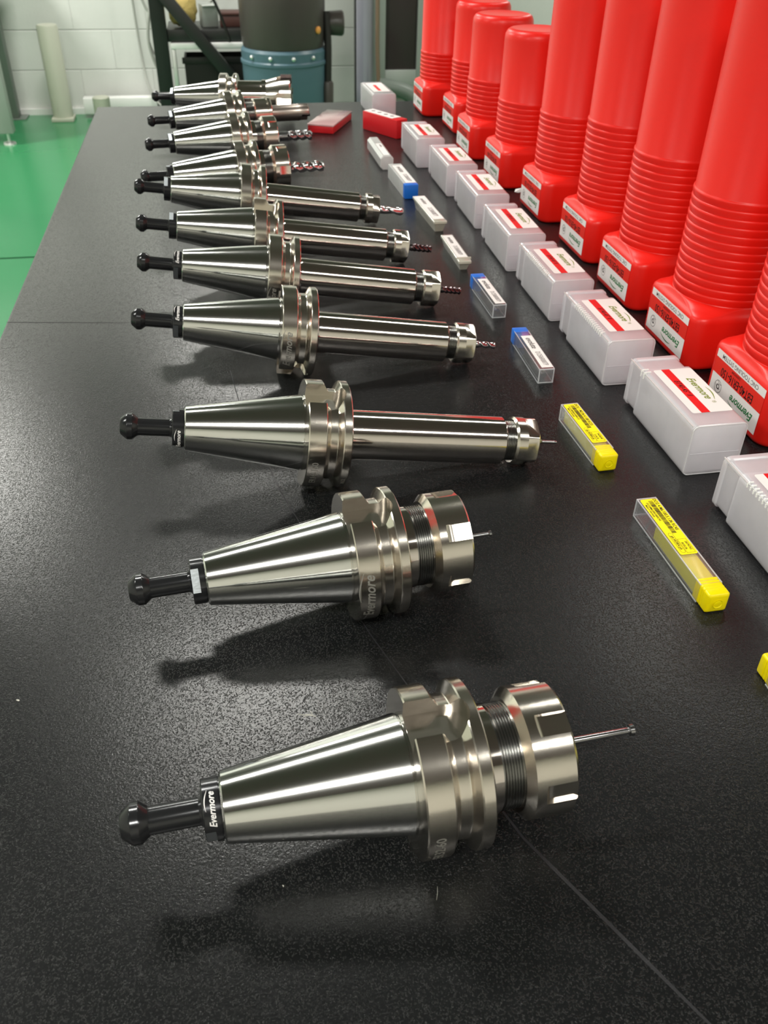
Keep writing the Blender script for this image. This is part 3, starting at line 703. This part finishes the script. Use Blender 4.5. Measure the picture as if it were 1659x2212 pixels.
# ---------------- slim cutter cases ----------------
def slim_case(x, y, a, w_, l, h_, cap, cap_near, caplen, lab, texts, body='clear', capmat='blue', inset=None):
    t = empty('cutter_case', x / 1000, y / 1000, TZ + 0.0001, math.radians(a), lab, 'plastic case')
    c0, c1 = (0, caplen) if cap_near else (l - caplen, l)
    b0, b1 = (caplen * 0.6, l) if cap_near else (0, l - caplen * 0.6)
    link('clear_sleeve', hollow('clear_sleeve', w_, h_, b0, b1, 0.9, 0.9, M[body], 'near' if cap_near else 'far'), t)
    # bright moulded frame round the closed end and along the long edges
    bm = bmesh.new(); ye = 0.05 if not cap_near else l - 0.6
    for (xa, xb, za, zb) in ((0, w_, 0, 0.8), (0, w_, h_ - 0.8, h_), (0, 0.8, 0.8, h_ - 0.8), (w_ - 0.8, w_, 0.8, h_ - 0.8)):
        bbox(bm, xa + 0.02, xb - 0.02, ye - 0.15, ye + 0.5, za + 0.02, zb - 0.02)
    for (xa, za) in ((0, h_ - 0.5), (w_ - 0.5, h_ - 0.5), (0, 0.0), (w_ - 0.5, 0.0)):
        bbox(bm, xa - 0.05, xa + 0.55, b0 + 1, b1 - 1, za, za + 0.5)
    link('moulded_edge', bmdata('moulded_edge', bm, M['clearrim'], None), t)
    if cap:
        if cap == 'ribbed':
            secs = []; nrib = 5 if caplen > 18 else 4; pts_n = 4
            def rg(yy, g): return [(w_/2 + px, yy, h_/2 + 0.2 + pz) for px, pz in rrect(w_ + g, h_ + g - 0.1, 1.3, pts_n)]
            far_first = cap_near
            ys = [c0, c0 + 0.35, c0 + 1.0] if cap_near else [c0]
            prof = []
            L_ = caplen
            prof.append((0.0, -2.6)); prof.append((0.4, -0.9)); prof.append((1.1, 0.0)); prof.append((L_ * 0.36, 0.0))
            rs = (L_ * 0.64) / nrib
            for k in range(nrib):
                z_ = L_ * 0.36 + k * rs
                prof += [(z_ + 0.15, -0.75), (z_ + 0.45, -0.75), (z_ + 0.75, -0.1), (z_ + rs * 0.9, 0.0)]
            prof.append((L_, -0.3))
            for (d, g) in prof: secs.append(rg(c0 + d if cap_near else c1 - d, g))
            if not cap_near: secs = secs[::-1]
            cp = link('cap', loft('cap', secs, M[capmat], True, 35), t)
            dim = revolve('dimple', [(0, 0), (0.15, 1.3), (-0.1, 2.0), (0.0, 2.5), (0.2, 2.6)], M[capmat], 24)
            bm = bmesh.new(); bm.from_mesh(dim); bmesh.ops.rotate(bm, matrix=Matrix.Rotation(-PI/2 if cap_near else PI/2, 3, 'Z'), verts=bm.verts)
            bmesh.ops.translate(bm, vec=(w_/2000, (c0 - 0.12 if cap_near else c1 + 0.12)/1000, h_/2000), verts=bm.verts); bm.to_mesh(dim); bm.free()
            link('cap_dimple', dim, cp)
        else:
            link('cap', box('cap', -0.15, w_ + 0.15, c0, c1, 0.0, h_ + 0.2, M[capmat], bev=0.9, segs=2), t)
            link('cap_plug', box('cap_plug', 1.15, w_ - 1.15, (c1 if cap_near else c0 - 7), (c1 + 7 if cap_near else c0), 1.15, h_ - 1.15, M[capmat], bev=0.4, segs=1), t)
    if inset: inset(t, w_, l, h_)
    texts(t, w_, l, h_)
    return t
def dark_cutter(t, w_, l, h_):
    bm = bmesh.new(); vs, fs = revolve_vf([(0, 0), (0, 2.3), (l * 0.62, 2.3), (l * 0.62 + 0.5, 0)], 20)
    V = [bm.verts.new((b + w_/2, 5 + a, c + 1.2 + 2.4)) for a, b, c in vs]
    for f in fs: bm.faces.new([V[i] for i in f])
    o = link('stored_cutter', bmdata('stored_cutter', bm, M['coated'], 40), t)
def evo_label(t, w_, l, h_, y0=4, y1=None, sz=6.6):
    y1 = y1 or l - 13
    st = flat_mark('sticker', rectvf(w_*0.22, w_*0.97, y0, y1), M['paper'], (0, 0, h_ + 0.06), (1, 0, 0), (0, 1, 0), t)
    k = (y1 - y0)
    flat_mark('logo', T('evolute', sz, 0.1, 0.06, 0.95), M['ink'], (w_*0.6, y1 - k*0.25, h_ + 0.16), (0, -1, 0), (1, 0, 0), st)
    flat_mark('lettering', T('D12506R000TP', sz*0.85, 0, -0.0, 0.62), M['greyink'], (w_*0.6, y0 + k*0.27, h_ + 0.16), (0, -1, 0), (1, 0, 0), st)
slim_case(213.6, 542.1, -0.7, 11.7, 73, 11.5, 'plain', False, 9, 'clear blue-ended slim case, nearer of the two clear ones', lambda *a: evo_label(*a, y0=2.5, y1=57), inset=dark_cutter)
slim_case(211.9, 659.9, 1.0, 11.7, 71.4, 11.8, 'plain', False, 9, 'clear blue-ended slim case, farther of the two clear ones', lambda *a: evo_label(*a, y0=2.5, y1=58), inset=dark_cutter)
slim_case(201.8, 996.1, 2.1, 15.9, 91.3, 15.6, 'plain', True, 9, 'white slim case whose blue cap faces the camera, right of the ball-nosed cutter', lambda *a: evo_label(*a, y0=10, y1=84, sz=8.5), body='milk')
def yel_label(t, w_, l, h_, y0, y1, d1, d2, d3):
    st = flat_mark('sticker', ([(q[0] + w_/2 + 0.3, q[1] + (y0+y1)/2) for q in rrect(w_ * 0.86, y1 - y0, 1.4)], [tuple(range(24))]), M['yelpaper'], (0, 0, h_ + 0.08), (1, 0, 0), (0, 1, 0), t)
    k = y1 - y0; z = h_ + 0.2; D, U_ = (0, -1, 0), (1, 0, 0)
    flat_mark('lettering', T(d1, 2.75, 0, 0.03, 0.95), M['ink'], (w_*0.80, y1 - k*0.30, z), D, U_, st)
    rnd = random.Random(5); vs = []; fs = []; u = 0
    while u < k * 0.60:
        b = rnd.choice([0.25, 0.4, 0.25, 0.7]); o = len(vs); vs += [(u, -1.35), (u + b, -1.35), (u + b, 1.35), (u, 1.35)]; fs.append((o, o+1, o+2, o+3)); u += b + rnd.choice([0.25, 0.3, 0.5])
    flat_mark('barcode', (vs, fs), M['ink'], (w_*0.56, y1 - 2.0, z), D, U_, st)
    flat_mark('lettering', T(d2, 1.8, 0, 0.02, 1.0), M['ink'], (w_*0.335, y1 - k*0.24, z), D, U_, st)
    flat_mark('lettering', T('Made in Germany', 1.7, 0, 0.02, 0.95), M['ink'], (w_*0.21, y1 - k*0.22, z), D, U_, st)
    flat_mark('logo', joinvf(frame_vf(k*0.34, 2.6, 1.2, 0.14), T('ph HORN ph', 2.2, 0, 0.03, 1.0)), M['ink'], (w_*0.32, y0 + k*0.20, z), D, U_, st)
    a, b = T(d3[0], 1.8, 0, 0.02), T(d3[1], 1.8, 0, 0.02)
    flat_mark('date_box', joinvf(frame_vf(k*0.23, 4.9, 0.1, 0.14), ([(p[0], p[1] + 1.15) for p in a[0]], a[1]), ([(p[0], p[1] - 1.15) for p in b[0]], b[1])), M['ink'], (w_*0.66, y0 + k*0.14, z), D, U_, st)
def yel_insert(y0, y1):
    def f(t, w_, l, h_):
        o = link('inner_holder', box('inner_holder', 1.3, w_ - 1.3, y0, y1, 1.3, h_ - 1.2, M['yelin'], bev=0.3, segs=1), t)
    return f
slim_case(220.1, 291.0, 1.5, 12.0, 85.5, 11.9, 'ribbed', True, 13.5, 'longest yellow-capped case, its cap facing the camera',
          lambda *a: yel_label(*a, 33, 84, 'DCG 4 M6.100.5.1.06 RC45', 'DCG4M61005106RC45', ('28/79/762', '30.03.26')), capmat='yellow', inset=yel_insert(13.6, 62))
slim_case(214.4, 422.5, 2.4, 11.9, 67.2, 11.9, 'ribbed', True, 12.5, 'shorter yellow-capped case beside the long holder with the tiny cutter',
          lambda *a: yel_label(*a, 16, 66, 'DCG 1 M2.06.4.1.08 RC25', 'DCG1M20641008RC25', ('296/02/40', '12.06.26')), capmat='yellow', inset=yel_insert(12.6, 62))
slim_case(226.0, 181.0, 0.0, 12.0, 70.0, 11.9, 'ribbed', False, 13.5, 'nearest yellow-capped case, only its cap showing at the right edge',
          lambda *a: yel_label(*a, 4, 52, 'DCG 6 M8.125.5.1.05 RC45', 'DCG6M81255105RC45', ('28/79/764', '30.03.26')), capmat='yellow', inset=yel_insert(6, 56.4))
# far white case with bevelled corners
def white_case():
    t = empty('cutter_case', 0.1947, 1.1196, TZ, math.radians(0.9), 'plain white slim case with chamfered corners, just in front of the dark red case', 'plastic case')
    w_, l, h_ = 16.7, 97.3, 17.1
    def oc(y, g, c=3.4):
        a, b = g, w_ - g; p_, q = g, h_ - g
        return [(a + c, y, p_), (b - c, y, p_), (b, y, p_ + c), (b, y, q - c), (b - c, y, q), (a + c, y, q), (a, y, q - c), (a, y, p_ + c)][::-1]
    link('case_body', loft('case_body', [oc(0, 0.8), oc(0.8, 0), oc(62, 0), oc(62.3, 0.0)], M['milk'], True, 20), t)
    link('case_lid', loft('case_lid', [oc(62.5, 0.0), oc(62.8, -0.0), oc(l - 0.8, 0.0), oc(l, 0.9)], M['milk'], True, 20), t)
    st = flat_mark('sticker', rectvf(4.6, 12.2, 4, 62), M['paper'], (0, 0, h_ + 0.06), (1, 0, 0), (0, 1, 0), t)
    flat_mark('lettering', T('evolute', 4.6, 0, 0.04), M['greyink'], (9.6, 50, h_ + 0.15), (0, -1, 0), (1, 0, 0), st)
white_case()
# two cream trays: narrow bottom, wide lid
def tray(x, y, a, w_, l, h_, lab, torn):
    t = empty('cutter_tray', x / 1000, y / 1000, TZ, math.radians(a), lab, 'plastic case')
    def rg(z, g): return [(w_/2 + px, l/2 + py, z) for px, py in rrect(w_ - 2*g, l - 2*g - (4 if g > 1.4 else 0), 1.2)]
    link('tray_body', loft('tray_body', [rg(0.05, 2.6), rg(h_ - 2.6, 0.9), rg(h_ - 2.5, 0.3)], M['cream'], True, 40), t)
    link('lid', loft('lid', [rg(h_ - 2.45, 0.0), rg(h_ - 0.5, 0.0), rg(h_, 0.6)], M['cream'], True, 40), t)
    y0, y1 = (8, l - 2) if not torn else (11, l - 3)
    st = flat_mark('sticker', rectvf(1.2, w_ - 1.2, y0, y1), M['paper'], (0, 0, h_ + 0.06), (1, 0, 0), (0, 1, 0), t)
    flat_mark('logo', T('evolute', w_ * 0.46, 0.1, 0.05), M['ink'], (w_*0.5, y1 - (y1-y0)*0.24, h_ + 0.16), (0, -1, 0), (1, 0, 0), st)
    flat_mark('lettering', T('D12506R000TP', w_ * 0.5, 0, 0.02, 0.62), M['greyink'], (w_*0.5, y0 + (y1-y0)*0.3, h_ + 0.16), (0, -1, 0), (1, 0, 0), st)
    if torn:
        link('latch', box('latch', -0.4, w_ + 1.6, 8.0, 9.6, h_ - 2.0, h_ + 0.7, M['cream'], bev=0.3, segs=1), t)
tray(209.6, 877.7, 2.8, 14.4, 91, 11.8, 'larger cream tray case with a white label, beside the far blue-ended case', False)
tray(209.2, 768.0, 0.3, 12.4, 76, 9.8, 'smaller cream tray case with an open latch at its near end', True)

# ---------------- two red insert cases ----------------
t = empty('insert_case', 0.1595, 1.3121, TZ, math.radians(66.5), 'flat bright red case lying at an angle with a pinkish clear lid', 'plastic case')
link('case_body', box('case_body', 0, 98, 0, 38.5, 0, 9.5, M['darkred'], bev=1.2), t)
link('lid', box('lid', -0.4, 98.4, -0.4, 38.9, 9.6, 12.0, M['pink'], bev=0.8), t)
for k in range(3):
    link('latch_tab', box('latch_tab', 12 + 30*k, 22 + 30*k, 38.6, 39.8, 5.5, 11.5, M['pink'], bev=0.3, segs=1), t)
t = empty('insert_case', 0.2436, 1.2735, TZ, math.radians(29.6), 'dark red case on edge with a holed white label on top', 'plastic case')
link('case_body', box('case_body', 0, 20, 0, 76.5, 0, 24.7, M['darkred'], bev=1.0), t)
st = link('holed_label', box('holed_label', 1.5, 18.5, 12, 75, 24.75, 25.5, M['paper'], bev=0.3, segs=1), t)
for k in range(4):
    link('hole', meshdata('hole', [(10 + 3.2*math.cos(q), 22 + 14*k + 3.2*math.sin(q), 25.56) for q in [2*PI*j/16 for j in range(16)]], [tuple(range(16))], M['greyink'], None), st)

# ---------------- background: items along the back wall (world metres, z from floor) ----------------
def mbox(name, x0, x1, y0, y1, z0, z1, mat, parent, bev=0.004):
    return link(name, box(name, x0, x1, y0, y1, z0, z1, mat, bev=bev, segs=2, s=1.0), parent)
# white work stand at the far left
t = empty('work_stand', -1.42, 5.0, 0, 0, 'light grey square-legged stand at the left edge, on levelling feet', 'stand')
for (lx, ly) in ((0.345, 0.0), (-0.4, 0.0), (-0.4, 0.45)):
    lg = mbox('leg', lx - 0.035, lx + 0.035, ly - 0.035, ly + 0.035, 0.055, 0.78, M['metalpost'], t)
    link('levelling_foot', revolve('levelling_foot', [(0, 0), (0, 0.032), (0.008, 0.03), (0.012, 0.008), (0.054, 0.008), (0.054, 0)], M['alu'], 20, 'Z', 40, 1.0), lg, Matrix.Translation((lx, ly, 0)))
mbox('rail', -0.365, 0.31, -0.03, 0.03, 0.36, 0.43, M['metalpost'], t)
mbox('stand_top', -0.5, 0.42, -0.08, 0.55, 0.78, 0.82, M['metalpost'], t)
# wall-side posts
t = empty('upright', -1.165, 5.60, 0, 0, 'dark grey-green upright against the back wall at the far left', 'post')
mbox('upright_body', -0.05, 0.05, -0.04, 0.04, 0.006, 1.35, M['greenpost'], t); mbox('base_plate', -0.09, 0.09, -0.06, 0.06, 0, 0.006, M['greenpost'], t, 0.001)
t = empty('pipe_stub', -0.865, 5.52, 0, 0, 'cream coloured upright pipe standing in front of the back wall', 'pipe')
link('pipe', revolve('pipe', [(0.02, 0), (0.02, 0.055), (0.47, 0.055), (0.478, 0.05), (0.478, 0)], M['creampost'], 32, 'Z', 40, 1.0), t); mbox('base_plate', -0.06, 0.06, -0.06, 0.06, 0, 0.02, M['creampost'], t, 0.003)
t = empty('pipe_stub', -0.62, 5.3, 0, 0, 'low cream pipe stub peeking over the far left corner of the bench', 'pipe')
link('pipe', revolve('pipe', [(0, 0), (0, 0.045), (0.155, 0.045), (0.16, 0.04), (0.16, 0)], M['creampost'], 32, 'Z', 40, 1.0), t)
t = empty('cable_duct', -0.5, 5.58, 0, 0, 'white cable duct low on the back wall left of the black rack', 'cable duct')
mbox('duct_body', -0.25, 0.16, -0.03, 0.04, 0.02, 0.105, M['white'], t, 0.006); mbox('duct_cap', 0.16, 0.30, -0.04, 0.04, 0.0, 0.085, M['blackpaint'], t, 0.006)
# black rack
t = empty('rack', -0.05, 5.05, 0, 0, 'black metal rack with a slanted brace left of the blue drum', 'rack')
mbox('post', -0.24, -0.168, -0.035, 0.035, 0, 1.5, M['blackpaint'], t)
mbox('post', 0.42, 0.48, 0.25, 0.31, 0, 1.5, M['blackpaint'], t)
br = link('brace', box('brace', -0.03, 0.03, -0.02, 0.02, -0.36, 0.36, M['blackpaint'], bev=0.004, s=1.0), t, Matrix.Translation((-0.035, -0.06, 0.505)) @ Matrix.Rotation(math.radians(-39), 4, 'Y'))
mbox('shelf', -0.168, 0.42, -0.02, 0.30, 0.455, 0.51, M['blackpaint'], t)
mbox('shelf', -0.168, 0.42, -0.02, 0.30, 0.12, 0.16, M['blackpaint'], t)
t = empty('tray', 0.0, 5.10, 0, 0, 'white tray edge under the rack shelf', 'tray')
mbox('tray_body', -0.205, 0.24, -0.09, -0.02, 0.425, 0.452, M['white'], t); mbox('tray_leg', -0.205, -0.185, -0.08, -0.03, 0.161, 0.425, M['alu'], t); mbox('tray_leg', 0.22, 0.24, -0.08, -0.03, 0.161, 0.425, M['alu'], t)
t = empty('crate', 0.0, 5.10, 0.161, 0, 'black crate on the lower rack shelf', 'crate')
bm = bmesh.new()
for q in ((-0.15, 0.2, 0.0, 0.01, 0, 0.21), (-0.15, 0.2, 0.19, 0.2, 0, 0.21), (-0.15, -0.14, 0.01, 0.19, 0, 0.21), (0.19, 0.2, 0.01, 0.19, 0, 0.21), (-0.14, 0.19, 0.01, 0.19, 0, 0.01)): bbox(bm, *q)
link('crate_body', bmdata('crate_body', bm, M['rubber'], None, 1), t); mbox('crate_rim', -0.16, 0.21, -0.012, 0.0, 0.185, 0.215, M['rubber'], t, 0.003)
t = empty('rag', -0.135, 5.12, 0.523, 0, 'crumpled yellow and white rag on the rack shelf', 'rag')
bm = bmesh.new(); bmesh.ops.create_icosphere(bm, subdivisions=3, radius=1)
for v in bm.verts:
    k = 1 + 0.22 * math.sin(7*v.co.x + 3*v.co.z) * math.cos(6*v.co.y); v.co = Vector((v.co.x*0.068*k, v.co.y*0.07, max(v.co.z, -0.6)*0.09*k + 0.055))
link('cloth', bmdata('cloth', bm, M['yellowbag'], 60, 1), t)
t = empty('small_carton', -0.005, 5.14, 0.511, math.radians(12), 'small pale carton leaning on the rack shelf', 'carton')
mbox('carton_body', -0.04, 0.04, -0.04, 0.04, 0.0, 0.10, M['metalpost'], t); mbox('carton_flap', -0.04, 0.04, -0.06, -0.041, 0.095, 0.1, M['white'], t, 0.001)
t = empty('toolbox', 0.17, 5.15, 0.511, 0, 'maroon box on the rack shelf beside the drum', 'box')
mbox('box_body', -0.12, 0.15, -0.05, 0.08, 0.0, 0.05, M['maroon'], t); mbox('box_lid', -0.123, 0.153, -0.053, 0.083, 0.051, 0.065, M['maroon'], t)
o = link('lever_bar', tube('lever_bar', [(0.0, 5.0, 0.78), (-0.05, 5.02, 0.84), (-0.17, 5.05, 0.99)], 0.011, M['blackpaint'])); prop(o, 'thin black bar slanting above the rack shelf', 'bar')
for pts, r_, lab in (([(-0.36, 5.45, 1.3), (-0.37, 5.45, 0.9), (-0.36, 5.45, 0.62), (-0.30, 5.45, 0.50), (-0.26, 5.40, 0.60)], 0.007, 'grey cable hanging left of the rack post, upper loop'),
                     ([(-0.30, 5.4, 0.58), (-0.345, 5.4, 0.45), (-0.32, 5.4, 0.30), (-0.27, 5.4, 0.22), (-0.25, 5.38, 0.12), (-0.24, 5.35, 0.01)], 0.008, 'grey cable falling in a curve behind the rack post'),
                     ([(-0.27, 5.42, 0.6), (-0.34, 5.42, 0.5), (-0.33, 5.42, 0.35), (-0.26, 5.42, 0.30), (-0.24, 5.42, 0.42), (-0.27, 5.42, 0.6)], 0.005, 'thin grey cable coil beside the rack post'),
                     ([(-0.42, 5.62, 1.3), (-0.41, 5.62, 0.7), (-0.40, 5.62, 0.3), (-0.37, 5.5, 0.12), (-0.26, 5.4, 0.04), (-0.2, 5.35, 0.012)], 0.006, 'pale cable drooping down the wall left of the rack'),
                     ([(0.12, 5.5, 1.2), (0.13, 5.5, 0.85), (0.08, 5.5, 0.62), (-0.02, 5.5, 0.56)], 0.007, 'grey cable hanging between rack and drum'),
                     ([(-0.12, 5.0, 0.95), (-0.05, 4.99, 0.80), (0.02, 4.98, 0.66), (0.07, 4.98, 0.54), (0.09, 4.98, 0.46)], 0.007, 'dark cable trailing over the rack shelf')):
    o = link('cable', tube('cable', pts, r_, M['cable'] if 'dark' not in lab else M['rubber'])); prop(o, lab, 'cable')
# drum vacuum
t = empty('drum_vacuum', 0.345, 4.80, 0, 0, 'large drum vacuum with a blue-grey barrel and dark brown motor head', 'vacuum cleaner')
link('barrel', revolve('barrel', [(0.06, 0), (0.06, 0.185), (0.09, 0.2), (0.395, 0.207), (0.40, 0.213), (0.412, 0.213), (0.418, 0.207), (0.455, 0.209), (0.468, 0.2), (0.468, 0)], M['vacblue'], 64, 'Z', 30, 1.0), t)
hd = link('motor_head', revolve('motor_head', [(0.469, 0), (0.469, 0.196), (0.50, 0.203), (0.66, 0.207), (0.84, 0.203), (0.90, 0.17), (0.93, 0.08), (0.935, 0)], M['vacblack'], 64, 'Z', 30, 1.0), t)
for k in range(4):
    lt = link('latch_stud', revolve('latch_stud', [(0, 0.009), (0.012, 0.009), (0.016, 0.005), (0.017, 0)], M['alu'], 12, 'X', 40, 1.0), t)
    a = math.radians((-141, -112, -82, -53)[k]); lt.matrix_local = Matrix.Translation((0.203*math.cos(a), 0.203*math.sin(a), 0.437)) @ Matrix.Rotation(a, 4, 'Z')
mbox('outlet_arm', 0.195, 0.235, -0.04, 0.04, 0.53, 0.60, M['vacblack'], hd, 0.01)
pr = revolve('outlet_knob', [(-0.04, 0), (-0.04, 0.028), (-0.01, 0.052), (0.05, 0.056), (0.058, 0.05), (0.058, 0)], M['vacblack'], 28, 'X', 40, 1.0); link('outlet_knob', pr, hd, Matrix.Translation((0.235, -0.02, 0.565)))
link('hose', tube('hose', [(0.205, -0.06, 0.62), (0.212, -0.07, 0.5), (0.208, -0.075, 0.38), (0.205, -0.075, 0.27)], 0.018, M['rubber']), t)
link('hose_cuff', revolve('hose_cuff', [(0, 0), (0, 0.024), (0.13, 0.027), (0.14, 0.02), (0.14, 0)], M['vacblack'], 20, 'Z', 40, 1.0), t, Matrix.Translation((0.207, -0.078, 0.18)))
link('switch', revolve('switch', [(0, 0.016), (0.008, 0.016), (0.012, 0.01), (0.013, 0)], M['orange'], 16, 'X', 40, 1.0), hd, Matrix.Translation((0.155, -0.132, 0.55)) @ Matrix.Rotation(math.radians(-40), 4, 'Z'))
for k in range(4):
    a = math.radians(45 + 90*k); link('caster', revolve('caster', [(-0.015, 0), (-0.015, 0.03), (0.015, 0.03), (0.015, 0)], M['rubber'], 20, 'X', 40, 1.0), t, Matrix.Translation((0.17*math.cos(a), 0.17*math.sin(a), 0.03)))
# right: steel pole, hose, cabinet
t = empty('pole', 0.81, 5.2, 0, 0, 'blue-grey steel pole between the drum and the cabinet', 'pole')
link('pole_tube', revolve('pole_tube', [(0.01, 0), (0.01, 0.045), (1.6, 0.045), (1.6, 0)], M['bluepole'], 32, 'Z', 40, 1.0), t); mbox('base_plate', -0.05, 0.05, -0.05, 0.05, 0, 0.01, M['blackpaint'], t, 0.001)
o = link('gap_shade_strip', box('gap_shade_strip', 0.772, 0.786, 5.30, 5.34, 0, 1.6, M['blackpaint'], s=1.0, angle=None)); prop(o, 'thin black strip standing in for the shaded gap left of the steel pole', 'post')  # dark gap beside the pole, its shade built as a black strip
o = link('hose', tube('hose', [(0.83, 5.22, 1.4), (0.868, 5.17, 1.0), (0.873, 5.16, 0.6), (0.872, 5.16, 0.3), (0.90, 5.15, 0.012)], 0.011, M['brown'])); prop(o, 'brown hose hanging along the right side of the steel pole', 'hose')
t = empty('cabinet', 1.02, 5.40, 0, 0, 'grey-green cabinet with a tall dark window behind the farthest red tube', 'cabinet')
mbox('carcass', -0.14, 0.20, 0.0, 0.22, 0.16, 1.7, M['metalpost'], t)
for q in ((-0.14, -0.065, 0.16, 1.7), (0.115, 0.20, 0.16, 1.7), (-0.065, 0.115, 0.16, 0.255)): mbox('frame_bar', q[0], q[1], -0.025, -0.001, q[2], q[3], M['metalpost'], t)
mbox('window_pane', -0.063, 0.113, -0.012, -0.002, 0.257, 1.69, M['window'], t, 0.001)
for lx in (-0.11, 0.17): mbox('foot', lx - 0.02, lx + 0.02, 0.03, 0.07, 0, 0.16, M['blackpaint'], t)
o = link('duct_elbow', tube('duct_elbow', [(0.86, 5.0, 0.24), (0.98, 4.98, 0.235), (1.08, 4.97, 0.16), (1.1, 4.97, 0.05)], 0.04, M['greenpost'])); prop(o, 'grey bent duct low in front of the cabinet', 'duct')
